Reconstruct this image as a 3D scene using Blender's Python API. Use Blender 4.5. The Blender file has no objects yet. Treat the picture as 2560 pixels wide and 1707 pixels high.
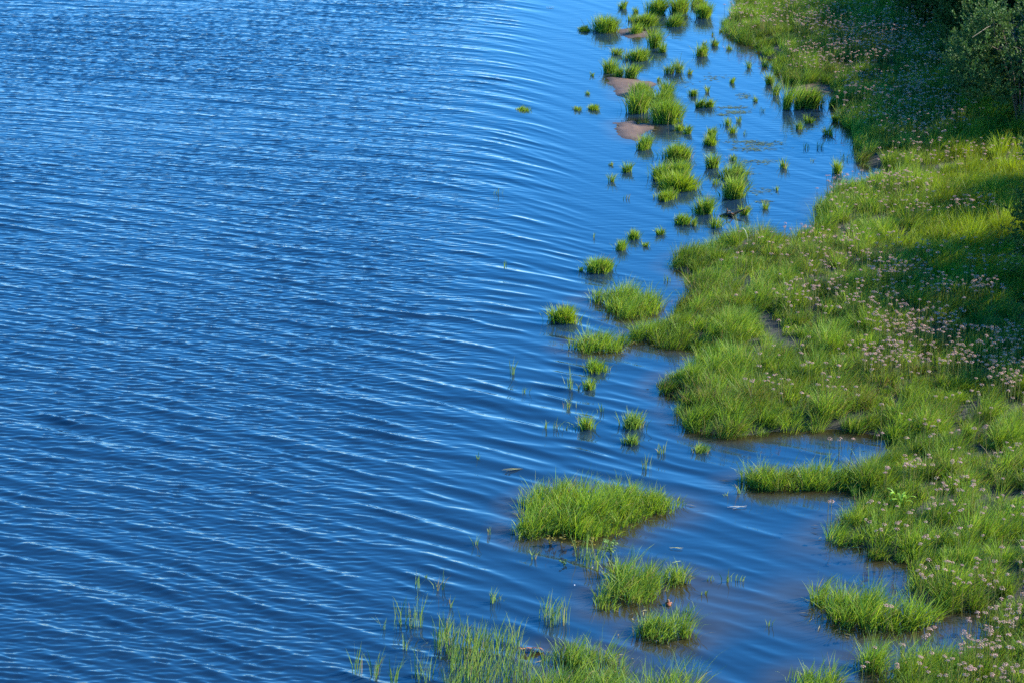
import bpy, math, random
import numpy as np
from mathutils import Vector
rng = np.random.default_rng(7)
random.seed(7)
S = bpy.context.scene
COL = S.collection
R = math.radians

# ------------------------------------------------------------------ camera, light, exposure
CAM_H, PITCH, FPX = 14.1, R(20.0), 6044.0        # FPX: focal length in pixels of the 2560 px wide photo
cam_d = bpy.data.cameras.new("camera")
cam_d.sensor_width = 36.0
cam_d.lens = FPX / 2560.0 * 36.0
cam_d.clip_end = 3000.0
cam = bpy.data.objects.new("camera", cam_d)
cam.location = (0, 0, CAM_H)
cam.rotation_euler = (R(90) - PITCH, 0, 0)
COL.objects.link(cam)
S.camera = cam

SUN_EL, SUN_AZ = R(32.0), R(12.0)               # azimuth from +X towards +Y
world = bpy.data.worlds.new("World")
S.world = world
world.use_nodes = True
wn = world.node_tree
wn.nodes.clear()
sky = wn.nodes.new("ShaderNodeTexSky")
sky.sky_type = 'NISHITA'
sky.sun_disc = False
sky.sun_elevation = SUN_EL
sky.sun_rotation = R(90) - SUN_AZ
sky.air_density = 1.0
sky.dust_density = 0.0
sky.ozone_density = 8.0
bg = wn.nodes.new("ShaderNodeBackground")
bg.inputs["Strength"].default_value = 0.15
wo = wn.nodes.new("ShaderNodeOutputWorld")
hsv = wn.nodes.new("ShaderNodeHueSaturation")
hsv.inputs["Saturation"].default_value = 1.22      # clear, deep-blue summer sky
wn.links.new(sky.outputs[0], hsv.inputs["Color"])
wn.links.new(hsv.outputs[0], bg.inputs[0])
wn.links.new(bg.outputs[0], wo.inputs[0])
sun_d = bpy.data.lights.new("sun", 'SUN')
sun_d.energy = 5.0
sun_d.angle = R(0.5)
sun_d.color = (1.0, 0.93, 0.82)
sun = bpy.data.objects.new("sun", sun_d)
sun.rotation_euler = Vector((math.cos(SUN_EL) * math.cos(SUN_AZ), math.cos(SUN_EL) * math.sin(SUN_AZ), math.sin(SUN_EL))).to_track_quat('Z', 'Y').to_euler()
sun.location = (60, 40, 60)
COL.objects.link(sun)
S.view_settings.view_transform = 'Standard'
S.view_settings.look = 'None'
S.view_settings.exposure = 1.75
S.view_settings.gamma = 1.0
S.cycles.use_denoising = False
S.cycles.max_bounces = 6
S.cycles.transparent_max_bounces = 6
S.cycles.caustics_reflective = False
S.cycles.caustics_refractive = False

# ------------------------------------------------------------------ helpers
CP, SP = math.cos(PITCH), math.sin(PITCH)

def W(px, py, z=0.0):
    """ground point (at height z) seen at a pixel of the 2560x1707 photo"""
    px = np.asarray(px, float); py = np.asarray(py, float)
    u = px - 1280.0; v = py - 853.5
    dy = CP * FPX - SP * v
    dz = -SP * FPX - CP * v
    t = (z - CAM_H) / dz
    return u * t, dy * t

def poly(pts):
    x, y = W([p[0] for p in pts], [p[1] for p in pts])
    return np.stack([x, y], 1)

def scale_at(py):
    return CP * (py + 1347.0) / CAM_H           # pixels per metre across

def inside(P, x, y):
    r = np.zeros(x.shape, bool)
    n = len(P)
    for i in range(n):
        x1, y1 = P[i]; x2, y2 = P[(i + 1) % n]
        if y1 == y2: continue
        c = ((y1 > y) != (y2 > y)) & (x < (x2 - x1) * (y - y1) / (y2 - y1) + x1)
        r ^= c
    return r

def edge_dist(P, x, y):
    d = np.full(x.shape, 1e9)
    n = len(P)
    for i in range(n):
        a = P[i]; b = P[(i + 1) % n] - a
        L = max(b @ b, 1e-9)
        t = np.clip(((x - a[0]) * b[0] + (y - a[1]) * b[1]) / L, 0, 1)
        d = np.minimum(d, (x - a[0] - t * b[0]) ** 2 + (y - a[1] - t * b[1]) ** 2)
    return np.sqrt(d)

def sdist(P, x, y):                              # positive inside
    d = edge_dist(P, x, y)
    return np.where(inside(P, x, y), d, -d)

_ng = np.random.default_rng(3).random((256, 256))
def vnoise(x, y):
    xi = np.floor(x).astype(int); yi = np.floor(y).astype(int)
    fx = x - xi; fy = y - yi
    fx = fx * fx * (3 - 2 * fx); fy = fy * fy * (3 - 2 * fy)
    g = lambda a, b: _ng[a & 255, b & 255]
    return (g(xi, yi) * (1 - fx) + g(xi + 1, yi) * fx) * (1 - fy) + (g(xi, yi + 1) * (1 - fx) + g(xi + 1, yi + 1) * fx) * fy
def fbm(x, y, o=4):
    s = 0; a = .5; t = 0
    for i in range(o):
        s = s + a * vnoise(x * 2 ** i + 17.3 * i, y * 2 ** i + 5.1 * i); t += a; a *= .5
    return s / t
def sstep(a, b, x):
    t = np.clip((x - a) / (b - a), 0, 1)
    return t * t * (3 - 2 * t)

def mesh_np(name, V, faces, mats, cols=None, smooth=False, attrs=None, mat_idx=None):
    """faces: list of int arrays, each (n, k)"""
    me = bpy.data.meshes.new(name)
    V = np.asarray(V, np.float32)
    me.vertices.add(len(V))
    me.vertices.foreach_set("co", V.ravel())
    faces = [np.asarray(f, np.int32) for f in faces if len(f)]
    loops = np.concatenate([f.ravel() for f in faces])
    tot = np.concatenate([np.full(len(f), f.shape[1], np.int32) for f in faces])
    st = np.concatenate([[0], np.cumsum(tot)[:-1]]).astype(np.int32)
    me.loops.add(len(loops))
    me.loops.foreach_set("vertex_index", loops)
    me.polygons.add(len(tot))
    me.polygons.foreach_set("loop_start", st)
    if mat_idx is not None:
        me.polygons.foreach_set("material_index", np.asarray(mat_idx, np.int32))
    if cols is not None:
        a = me.attributes.new("tint", 'FLOAT_COLOR', 'POINT')
        c = np.ones((len(V), 4), np.float32); c[:, :3] = cols
        a.data.foreach_set("color", c.ravel())
    for k, v in (attrs or {}).items():
        a = me.attributes.new(k, 'FLOAT', 'POINT')
        a.data.foreach_set("value", np.asarray(v, np.float32))
    me.polygons.foreach_set("use_smooth", np.full(len(tot), smooth))
    for m in (mats if isinstance(mats, (list, tuple)) else [mats]):
        me.materials.append(m)
    me.update(calc_edges=True)
    return me

def obj(name, me, parent=None, loc=None):
    o = bpy.data.objects.new(name, me)
    COL.objects.link(o)
    if parent: o.parent = parent
    if loc is not None: o.location = loc
    return o

def tag(o, label=None, cat=None, group=None, kind=None):
    if label: o["label"] = label
    if cat: o["category"] = cat
    if group: o["group"] = group
    if kind: o["kind"] = kind
    return o

class Geo:
    """collects vertices, faces by size and colours for one mesh"""
    def __init__(s): s.v = []; s.f = {}; s.c = []; s.n = 0
    def add(s, V, faces, col):
        V = np.asarray(V, float).reshape(-1, 3)
        s.v.append(V)
        c = np.asarray(col, float)
        s.c.append(np.broadcast_to(c, (len(V), 3)) if c.ndim == 1 else c)
        for f in faces:
            f = np.asarray(f, int)
            if f.ndim == 1: f = f[None]
            s.f.setdefault(f.shape[1], []).append(f + s.n)
        s.n += len(V)
    def tube(s, pts, rad, col, n=5):
        pts = np.asarray(pts, float); m = len(pts)
        rad = np.broadcast_to(np.asarray(rad, float), (m,))
        ring = []
        for i in range(m):
            t = pts[min(i + 1, m - 1)] - pts[max(i - 1, 0)]
            t /= np.linalg.norm(t) + 1e-9
            a = np.cross(t, (0, 0, 1.0) if abs(t[2]) < .9 else (1.0, 0, 0)); a /= np.linalg.norm(a)
            b = np.cross(t, a)
            an = np.arange(n) * 2 * math.pi / n
            ring.append(pts[i] + rad[i] * (np.cos(an)[:, None] * a + np.sin(an)[:, None] * b))
        V = np.concatenate(ring)
        F = []
        for i in range(m - 1):
            for j in range(n):
                k = (j + 1) % n
                F.append((i * n + j, i * n + k, i * n + n + k, i * n + n + j))
        s.add(V, [np.array(F)], col)
    def build(s, name, mat, smooth=False):
        return mesh_np(name, np.concatenate(s.v), [np.concatenate(s.f[k]) for k in sorted(s.f)], mat, np.concatenate(s.c), smooth)

# ------------------------------------------------------------------ materials
def nmat(name):
    m = bpy.data.materials.new(name); m.use_nodes = True
    m.node_tree.nodes.clear()
    return m, m.node_tree.nodes, m.node_tree.links

def leaf_mat(name, trans=0.35, rough=0.45, gloss=0.5, noise=0.15):
    m, N, L = nmat(name)
    at = N.new("ShaderNodeAttribute"); at.attribute_name = "tint"
    tc = N.new("ShaderNodeNewGeometry")
    nz = N.new("ShaderNodeTexNoise"); nz.inputs["Scale"].default_value = 9.0
    L.new(tc.outputs["Position"], nz.inputs["Vector"])
    hv = N.new("ShaderNodeHueSaturation")
    mr = N.new("ShaderNodeMapRange"); mr.inputs[3].default_value = 1 - noise; mr.inputs[4].default_value = 1 + noise
    L.new(nz.outputs[0], mr.inputs[0]); L.new(mr.outputs[0], hv.inputs["Value"])
    L.new(at.outputs["Color"], hv.inputs["Color"])
    pr = N.new("ShaderNodeBsdfPrincipled")
    pr.inputs["Roughness"].default_value = rough
    pr.inputs["Specular IOR Level"].default_value = gloss
    L.new(hv.outputs[0], pr.inputs["Base Color"])
    tr = N.new("ShaderNodeBsdfTranslucent")
    hs = N.new("ShaderNodeHueSaturation"); hs.inputs["Hue"].default_value = 0.485; hs.inputs["Saturation"].default_value = 1.1; hs.inputs["Value"].default_value = 1.35
    L.new(hv.outputs[0], hs.inputs["Color"]); L.new(hs.outputs[0], tr.inputs["Color"])
    mx = N.new("ShaderNodeMixShader"); mx.inputs[0].default_value = trans
    L.new(pr.outputs[0], mx.inputs[1]); L.new(tr.outputs[0], mx.inputs[2])
    o = N.new("ShaderNodeOutputMaterial"); L.new(mx.outputs[0], o.inputs[0])
    return m

M_GRASS = leaf_mat("grass_blades", trans=.36, rough=.5, gloss=.15)
M_LEAF = leaf_mat("willow_leaves", trans=0.30, rough=0.55, gloss=0.12)
M_PETAL = leaf_mat("petals", trans=0.3, rough=0.7, gloss=0.2, noise=0.1)
M_DRY = leaf_mat("dry_plant_matter", trans=0.1, rough=0.7, gloss=0.3, noise=0.35)

def ground_mat():
    m, N, L = nmat("bank_soil")
    g = N.new("ShaderNodeNewGeometry")
    n1 = N.new("ShaderNodeTexNoise"); n1.inputs["Scale"].default_value = 3.0; n1.inputs["Detail"].default_value = 8
    L.new(g.outputs["Position"], n1.inputs["Vector"])
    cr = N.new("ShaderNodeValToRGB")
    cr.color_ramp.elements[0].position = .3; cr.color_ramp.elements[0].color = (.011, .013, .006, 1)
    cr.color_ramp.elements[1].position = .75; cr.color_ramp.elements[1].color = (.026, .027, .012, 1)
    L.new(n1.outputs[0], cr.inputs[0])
    pr = N.new("ShaderNodeBsdfPrincipled"); pr.inputs["Roughness"].default_value = .9
    L.new(cr.outputs[0], pr.inputs["Base Color"])
    o = N.new("ShaderNodeOutputMaterial"); L.new(pr.outputs[0], o.inputs[0])
    return m

def sand_mat():
    m, N, L = nmat("wet_sand")
    g = N.new("ShaderNodeNewGeometry")
    n1 = N.new("ShaderNodeTexNoise"); n1.inputs["Scale"].default_value = 4.0; n1.inputs["Detail"].default_value = 9; n1.inputs["Roughness"].default_value = .7
    L.new(g.outputs["Position"], n1.inputs["Vector"])
    cr = N.new("ShaderNodeValToRGB")
    cr.color_ramp.elements[0].position = .3; cr.color_ramp.elements[0].color = (.060, .034, .018, 1)
    cr.color_ramp.elements[1].position = .7; cr.color_ramp.elements[1].color = (.125, .072, .040, 1)
    L.new(n1.outputs[0], cr.inputs[0])
    n2 = N.new("ShaderNodeTexNoise"); n2.inputs["Scale"].default_value = 40.0; n2.inputs["Detail"].default_value = 4
    L.new(g.outputs["Position"], n2.inputs["Vector"])
    bp = N.new("ShaderNodeBump"); bp.inputs["Strength"].default_value = .5; bp.inputs["Distance"].default_value = .02
    L.new(n2.outputs[0], bp.inputs["Height"])
    sx = N.new("ShaderNodeSeparateXYZ"); L.new(g.outputs["Position"], sx.inputs[0])
    wet = N.new("ShaderNodeMapRange"); wet.inputs[1].default_value = .0; wet.inputs[2].default_value = .035; wet.inputs[3].default_value = .35; wet.inputs[4].default_value = 1.0
    L.new(sx.outputs["Z"], wet.inputs[0])                       # soaked sand just above the water is darker
    mu = N.new("ShaderNodeMix"); mu.data_type = 'RGBA'; mu.blend_type = 'MULTIPLY'; mu.inputs[0].default_value = 1.0
    L.new(cr.outputs[0], mu.inputs[6]); L.new(wet.outputs[0], mu.inputs[7])
    pr = N.new("ShaderNodeBsdfPrincipled"); pr.inputs["Roughness"].default_value = .75
    L.new(mu.outputs[2], pr.inputs["Base Color"]); L.new(bp.outputs[0], pr.inputs["Normal"])
    o = N.new("ShaderNodeOutputMaterial"); L.new(pr.outputs[0], o.inputs[0])
    return m

def water_mat():
    m, N, L = nmat("lake_water")
    sh = N.new("ShaderNodeAttribute"); sh.attribute_name = "shallow"
    op = N.new("ShaderNodeAttribute"); op.attribute_name = "windy"
    g = N.new("ShaderNodeNewGeometry")
    cr = N.new("ShaderNodeValToRGB")
    e = cr.color_ramp.elements
    e[0].position = 0; e[0].color = (.006, .018, .035, 1)
    e[1].position = 1; e[1].color = (.022, .017, .007, 1)
    e2 = e.new(.45); e2.color = (.007, .018, .033, 1)
    e3 = e.new(.75); e3.color = (.022, .022, .019, 1)
    L.new(sh.outputs["Fac"], cr.inputs[0])
    mp = N.new("ShaderNodeMapping"); mp.inputs["Scale"].default_value = (2.6, 13.0, 5.0); mp.inputs["Rotation"].default_value = (0, 0, R(8))
    L.new(g.outputs["Position"], mp.inputs["Vector"])
    n1 = N.new("ShaderNodeTexNoise"); n1.inputs["Scale"].default_value = 1.0; n1.inputs["Detail"].default_value = 3; n1.inputs["Roughness"].default_value = .55
    L.new(mp.outputs[0], n1.inputs["Vector"])
    bp = N.new("ShaderNodeBump"); bp.inputs["Distance"].default_value = .02
    mm = N.new("ShaderNodeMath"); mm.operation = 'MULTIPLY'; mm.inputs[1].default_value = .24
    L.new(op.outputs["Fac"], mm.inputs[0]); L.new(mm.outputs[0], bp.inputs["Strength"])
    L.new(n1.outputs[0], bp.inputs["Height"])
    pr = N.new("ShaderNodeBsdfPrincipled")
    pr.inputs["Roughness"].default_value = .06
    pr.inputs["IOR"].default_value = 1.6
    L.new(cr.outputs[0], pr.inputs["Base Color"]); L.new(bp.outputs[0], pr.inputs["Normal"])
    o = N.new("ShaderNodeOutputMaterial"); L.new(pr.outputs[0], o.inputs[0])
    return m
M_SOIL, M_SAND, M_WATER = ground_mat(), sand_mat(), water_mat()

# ------------------------------------------------------------------ shore lines (traced bases)
LAND = [(1850, -420), (1845, -200), (1835, -60), (1842, 10), (1836, 32), (1810, 60), (1806, 86), (1830, 98), (1862, 112), (1892, 116), (1893, 142), (1912, 149),
        (1946, 150), (1930, 176), (1950, 192), (1972, 211), (1996, 214), (2030, 212), (2072, 212), (2092, 232), (2100, 258), (2100, 308), (2140, 336),
        (2140, 380), (2146, 402), (2160, 416), (2202, 428), (2270, 436), (2200, 452), (2120, 470), (2052, 505), (2046, 520), (2054, 540), (2034, 575), (1974, 608), (1854, 586),
        (1775, 622), (1700, 645), (1678, 668), (1724, 694), (1724, 716), (1730, 745), (1695, 770), (1690, 790), (1640, 822), (1590, 838), (1560, 842),
        (1576, 856), (1627, 854), (1657, 868), (1718, 871), (1756, 882), (1740, 915), (1700, 935), (1668, 944), (1646, 960), (1646, 978), (1690, 994), (1712, 1018), (1686, 1030),
        (1725, 1076), (1800, 1091), (1846, 1092), (1960, 1081), (2082, 1076), (2150, 1086), (2232, 1096), (2240, 1135), (2150, 1178), (2000, 1200), (1880, 1200), (1858, 1206),
        (1900, 1221), (1960, 1223), (2125, 1223), (2192, 1232), (2170, 1262), (2120, 1300), (2085, 1320), (2063, 1349), (2120, 1362), (2172, 1376), (2192, 1404), (2266, 1404), (2290, 1440), (2272, 1470),
        (2276, 1502), (2310, 1512), (2361, 1525), (2473, 1530), (2472, 1588), (2446, 1620), (2400, 1650), (2250, 1658), (2150, 1654), (2127, 1656), (2131, 1663), (2174, 1675), (2222, 1679), (2246, 1688), (2210, 1720),
        (2200, 1900), (2230, 2300), (6500, 2300), (6500, -420)]
LP = poly(LAND)
BAR1 = [(1530, 196), (1578, 200), (1637, 212), (1617, 221), (1600, 236), (1583, 247), (1556, 246), (1550, 222)]
BAR2 = [(1543, 309), (1578, 305), (1624, 321), (1604, 337), (1589, 351), (1560, 343), (1552, 330)]
BAR3 = [(1540, 76), (1575, 72), (1622, 80), (1616, 92), (1580, 94), (1558, 84)]
MUD = [(1996, 212), (2040, 206), (2080, 212), (2072, 226), (2040, 234), (2006, 226)]

# islands standing in the water, kept apart from the bank: (base outline)
ISL = {
 'H': [(1300, 1262), (1340, 1236), (1430, 1224), (1583, 1242), (1690, 1258), (1702, 1275), (1685, 1283), (1621, 1293), (1570, 1306), (1552, 1334), (1506, 1339), (1475, 1352), (1379, 1342), (1289, 1342), (1289, 1319), (1318, 1290)],
 'I': [(1512, 1432), (1560, 1425), (1625, 1432), (1690, 1440), (1722, 1455), (1690, 1470), (1640, 1492), (1590, 1520), (1549, 1530), (1497, 1522), (1500, 1490), (1525, 1462)],
 'J': [(1594, 1580), (1610, 1568), (1680, 1565), (1730, 1578), (1724, 1596), (1654, 1603), (1603, 1593)],
 'D': [(2028, 1490), (2060, 1486), (2130, 1500), (2200, 1520), (2270, 1540), (2340, 1545), (2345, 1555), (2302, 1572), (2244, 1584), (2141, 1577), (2075, 1556), (2036, 1534)],
 'F': [(1984, 1700), (2010, 1690), (2080, 1700), (2110, 1730), (2060, 1765), (1980, 1760)],
 'A': [(1468, 752), (1500, 742), (1560, 740), (1620, 748), (1652, 765), (1650, 785), (1600, 800), (1545, 797), (1530, 775), (1500, 762)],
 'C': [(1418, 870), (1440, 858), (1500, 850), (1556, 848), (1570, 858), (1556, 874), (1530, 882), (1470, 880)],
 'K': [(1345, 1645), (1370, 1630), (1440, 1632), (1500, 1642), (1555, 1660), (1530, 1680), (1455, 1675), (1430, 1657), (1360, 1657)],
 'G': [(1858, 1206), (1885, 1196), (2000, 1190), (2120, 1192), (2195, 1212), (2180, 1228), (2125, 1224), (1960, 1224), (1900, 1222)],
 'N': [(1330, 1712), (1500, 1704), (1560, 1722), (1690, 1712), (1745, 1732), (1740, 1790), (1330, 1790)],
}

# ------------------------------------------------------------------ terrain (lake bed and bank in one sheet)
def land_sd(x, y):
    return sdist(LP, x, y)
def land_z(x, y, d):
    zin = -.02 + np.minimum(.14, .30 * np.maximum(d, 0)) + .030 * np.clip(d - 1.0, 0, 12) + .10 * (fbm(x * .8, y * .8, 3) - .5) * sstep(0.1, .8, d)
    zout = -.02 - np.minimum(.9, .22 * np.maximum(-d, 0))
    return np.where(d > 0, zin, zout)

gx = np.concatenate([[-900, -200, -60], np.arange(-16, 20.01, .2), [30, 60, 200, 900]])
gy = np.concatenate([[-300, -60, 5], np.arange(20, 76.01, .2), [90, 140, 300, 1500]])
GX, GY = np.meshgrid(gx, gy)
SD = land_sd(GX.ravel(), GY.ravel())
GZ = land_z(GX.ravel(), GY.ravel(), SD)
nx, ny = len(gx), len(gy)
def gridfaces(nx, ny):
    i = np.arange(nx * ny).reshape(ny, nx)
    return np.stack([i[:-1, :-1], i[:-1, 1:], i[1:, 1:], i[1:, :-1]], -1).reshape(-1, 4)
g_o = obj("ground", mesh_np("ground", np.stack([GX.ravel(), GY.ravel(), GZ], 1), [gridfaces(nx, ny)], M_SOIL, smooth=True))
tag(g_o, "dark soil of the bank and lake bed under the grass", "ground", kind="structure")

# coarse signed-distance lookup used by water and grass
lx = np.arange(-18, 24.01, .1); ly = np.arange(20, 78.01, .1)
LX, LY = np.meshgrid(lx, ly)
LSD = land_sd(LX.ravel(), LY.ravel()).reshape(LX.shape)
ISD = LSD.copy()
for k in ISL:
    ISD = np.maximum(ISD, sdist(poly(ISL[k]), LX.ravel(), LY.ravel()).reshape(LX.shape))
for b in (BAR1, BAR2, BAR3):
    ISD = np.maximum(ISD, sdist(poly(b), LX.ravel(), LY.ravel()).reshape(LX.shape))
def look(T, x, y):
    fx = np.clip((x - lx[0]) / .1, 0, len(lx) - 1.001); fy = np.clip((y - ly[0]) / .1, 0, len(ly) - 1.001)
    i = fx.astype(int); j = fy.astype(int); a = fx - i; b = fy - j
    return (T[j, i] * (1 - a) + T[j, i + 1] * a) * (1 - b) + (T[j + 1, i] * (1 - a) + T[j + 1, i + 1] * a) * b

# ------------------------------------------------------------------ water
def spectral(n, size, fn, seed):
    r = np.random.default_rng(seed)
    k = np.fft.fftfreq(n, size / n) * 2 * math.pi
    KX, KY = np.meshgrid(k, k)
    K = np.hypot(KX, KY); TH = np.arctan2(KX, np.abs(KY))      # angle away from the y axis
    A = fn(K, TH)
    F = A * np.exp(2j * math.pi * r.random((n, n)))
    h = np.real(np.fft.ifft2(F))
    return h / h.std()
def sample(T, size, x, y):
    n = T.shape[0]
    fx = (x / size * n) % n; fy = (y / size * n) % n
    i = np.floor(fx).astype(int); j = np.floor(fy).astype(int); a = fx - i; b = fy - j
    i %= n; j %= n; i2 = (i + 1) % n; j2 = (j + 1) % n
    return (T[j, i] * (1 - a) + T[j, i2] * a) * (1 - b) + (T[j2, i] * (1 - a) + T[j2, i2] * a) * b
TWO = 2 * math.pi
def sp_swell(K, TH):
    l = np.log(np.maximum(K, 1e-3) / (TWO / .52))
    return np.exp(-l ** 2 / (2 * .40 ** 2)) * np.exp(-TH ** 2 / (2 * .24 ** 2)) / np.maximum(K, 1) ** .5
def sp_long(K, TH):
    l = np.log(np.maximum(K, 1e-3) / (TWO / 1.3))
    return np.exp(-l ** 2 / (2 * .35 ** 2)) * np.exp(-TH ** 2 / (2 * .2 ** 2))
def sp_rip(K, TH):
    l = np.log(np.maximum(K, 1e-3) / (TWO / .125))
    return np.exp(-l ** 2 / (2 * .50 ** 2)) * np.exp(-TH ** 2 / (2 * .36 ** 2)) / np.maximum(K, 1) ** 1.2
SIZE = 36.0
T_SW = spectral(1536, SIZE, sp_swell, 11)
T_LG = spectral(1024, SIZE, sp_long, 12)
T_RP = spectral(3072, SIZE, sp_rip, 13)

def water_fields(x, y):
    top = (y - 27) / 40.0
    g0 = .68 - .46 * np.clip(top, -.2, 1.2)
    g1 = 1.15 * sstep(36, 52, y)
    sp = np.log1p(np.exp(np.clip((x - .4) / .7, -30, 30))) * .7
    wob = .55 * (fbm(x * .22 + 9, y * .22, 3) - .5)
    p = y + g0 * x + g1 * sp + wob
    q = x - .35 * y
    d = look(ISD, x, y)
    shore = np.exp(-np.maximum(-d, 0) / .55)                   # 1 at a bank or island
    wind = sstep(1.3, -2.6, x + .9 * sstep(40, 30, y) + .9 * (fbm(x * .35, y * .35, 3) - .5) + .3)
    gust = .72 + .50 * sstep(.25, .75, fbm(x * .10 + 40, y * .15 + 3, 4))
    lag = sstep(1.0 - .5 * sstep(38, 48, y), 3.0 - .9 * sstep(38, 48, y), x + .03 * (y - 40)) * (.50 + .50 * sstep(34, 40, y))   # sheltered water behind the tussocks
    a_sw = .0053 * (1 - .45 * sstep(42, 56, y)) * (1 - .90 * lag) * (1 - .55 * shore) * (.35 + 1.3 * fbm(x * .45, y * .35 + 70, 3)) * (1 - .35 * (1 - wind) + .35 * (1 - wind) * sstep(41, 32, y))
    a_lg = (.0046 + .0030 * sstep(41, 32, y)) * (1 - .8 * lag) * (1 - .6 * shore)
    a_rp = .0040 * (wind * gust + .05)
    s = sample(T_SW, SIZE, q, p)
    s = s + .18 * (s * s - 1)                                   # sharper crests than troughs
    h = a_sw * s + a_lg * sample(T_LG, SIZE, q, p * 1.0 + 3) + a_rp * sample(T_RP, SIZE, x + .1 * y, y + .12 * x)
    h = h + .0004 * lag * sample(T_RP, SIZE, x * .45 + .3 * y * .5, y * .7)
    return h, shore, np.clip(wind * gust, .04, 1), d

wx = np.arange(-15.0, 12.01, .0265); wy = np.arange(25.0, 70.01, .0265)
WX, WY = np.meshgrid(wx, wy)
wh, wshore, wwind, wd = water_fields(WX.ravel(), WY.ravel())
shallow = np.clip(.85 * np.exp(-np.maximum(-wd, 0) / .30) + .40 * np.exp(-np.maximum(-wd, 0) / 1.6), 0, 1)
# clouded, sediment-laden water in the near bay
bx, by = W(1830, 1480)
shallow = np.clip(shallow + .30 * np.exp(-(((WX.ravel() - bx) / 1.7) ** 2 + ((WY.ravel() - by) / 3.6) ** 2)) * (fbm(WX.ravel() * .7, WY.ravel() * .7, 3) * 1.6 - .1), 0, 1)
inland = look(LSD, WX.ravel(), WY.ravel())
F = gridfaces(len(wx), len(wy))
keep = (inland[F] < .9).any(1)
F = F[keep]
used = np.zeros(len(wh), bool); used[F.ravel()] = True
remap = np.cumsum(used) - 1
w_me = mesh_np("water", np.stack([WX.ravel(), WY.ravel(), wh], 1)[used], [remap[F]], M_WATER, smooth=True, attrs={"shallow": shallow[used], "windy": wwind[used]})
w_o = obj("water", w_me)
tag(w_o, "rippled blue lake water with long slanting wave crests", "water", kind="structure")
# the open lake beyond the finely waved sheet, four plain sheets butted round it
x0, x1, y0, y1 = wx[0], wx[-1], wy[0], wy[-1]
def sheet(xa, xb, ya, yb):
    return [(xa, ya, 0), (xb, ya, 0), (xb, yb, 0), (xa, yb, 0)]
fv = sheet(-900, x0, -300, 1500) + sheet(x0, x1, -300, y0) + sheet(x0, x1, y1, 1500)
far = mesh_np("open_water", fv, [np.arange(12).reshape(3, 4)], M_WATER, attrs={"shallow": np.zeros(12), "windy": np.ones(12)})
tag(obj("water", far), "open lake water beyond the bay", "water", kind="structure")

# ------------------------------------------------------------------ sandbars
def mound(name, outline, h, label, mat=M_SAND):
    P = poly(outline)
    lo = P.min(0) - .5; hi = P.max(0) + .5
    ax = np.arange(lo[0], hi[0], .05); ay = np.arange(lo[1], hi[1], .05)
    X, Y = np.meshgrid(ax, ay); X = X.ravel(); Y = Y.ravel()
    d = sdist(P, X, Y) + .16 + .50 * (fbm(X * 1.9, Y * 2.6, 4) - .55)
    z = h * np.tanh(np.maximum(d, 0) * 3) - .10 * np.tanh(np.maximum(-d, 0) * 1.5) + .022 * (fbm(X * 7, Y * 7, 4) - .5) - .004
    o = obj(name, mesh_np(name, np.stack([X, Y, z], 1), [gridfaces(len(ax), len(ay))], mat, smooth=True))
    return tag(o, label, "sandbar", "sandbars in the shallows", kind="structure")
mound("sandbar", BAR1, .05, "larger wet brown sandbar behind the biggest mid-lagoon tussock")
mound("sandbar", BAR2, .05, "small oval brown sandbar in front of the biggest mid-lagoon tussock")
mound("sandbar", BAR3, .03, "thin strip of sand linking the farthest tussocks")
mound("sandbar", MUD, .04, "muddy sand flat at the head of the lagoon against the grassy bank")

# ------------------------------------------------------------------ grass
GREENS = np.array([(.125, .220, .024), (.095, .190, .022), (.165, .250, .032), (.070, .158, .024), (.200, .258, .042)])
DRYC = np.array([(.25, .20, .06), (.18, .14, .05), (.30, .26, .10)])
def tint(n, yellow=0.0, dry=.035, blue=0.0):
    c = GREENS[rng.integers(0, len(GREENS), n)] * rng.uniform(.8, 1.35, (n, 1))
    y = np.broadcast_to(np.asarray(yellow, float), (n,))[:, None]
    c = c * (1 - y) + y * np.array((.200, .280, .022)) * rng.uniform(.8, 1.2, (n, 1))
    if blue: c = c * (1 - blue) + blue * np.array((.10, .16, .075))
    k = rng.random(n) < dry
    c[k] = DRYC[rng.integers(0, 3, k.sum())]
    return c

def blade_mesh(name, x, y, z, Ln, lx_, ly_, curve, w, col, mat=M_GRASS, origin=(0, 0, 0), zsink=.05):
    """one mesh of curved, tapering blades. lx_, ly_: lean at the base (horizontal per unit length); curve: extra lean at the tip"""
    n = len(x)
    T = np.array([0, .38, .74, 1.0]); WD = np.array([.75, 1.0, .62, 0])
    la = np.hypot(lx_, ly_) + 1e-6
    dxn, dyn = lx_ / la, ly_ / la
    az = rng.uniform(0, math.pi, n)
    wxv, wyv = np.cos(az), np.sin(az)
    V = np.empty((n, 7, 3), np.float32)
    for k in range(4):
        t = T[k]
        off = Ln * (la * t + curve * t * t)
        up = Ln * t * np.sqrt(np.maximum(.15, 1 - (la + curve * t) ** 2 * .75)) - zsink * (k == 0)
        cx = x + dxn * off; cy = y + dyn * off; cz = z + up
        hw = w * WD[k] * .5
        if k < 3:
            V[:, 2 * k] = np.stack([cx - wxv * hw, cy - wyv * hw, cz], 1)
            V[:, 2 * k + 1] = np.stack([cx + wxv * hw, cy + wyv * hw, cz], 1)
        else:
            V[:, 6] = np.stack([cx, cy, cz], 1)
    V -= np.asarray(origin, np.float32)
    b = (np.arange(n) * 7)[:, None]
    q = np.concatenate([b + np.array([[0, 1, 3, 2]]), b + np.array([[2, 3, 5, 4]])])
    tr = b + np.array([[4, 5, 6]])
    return mesh_np(name, V.reshape(-1, 3), [q, tr], mat, np.repeat(col, 7, 0))

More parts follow.
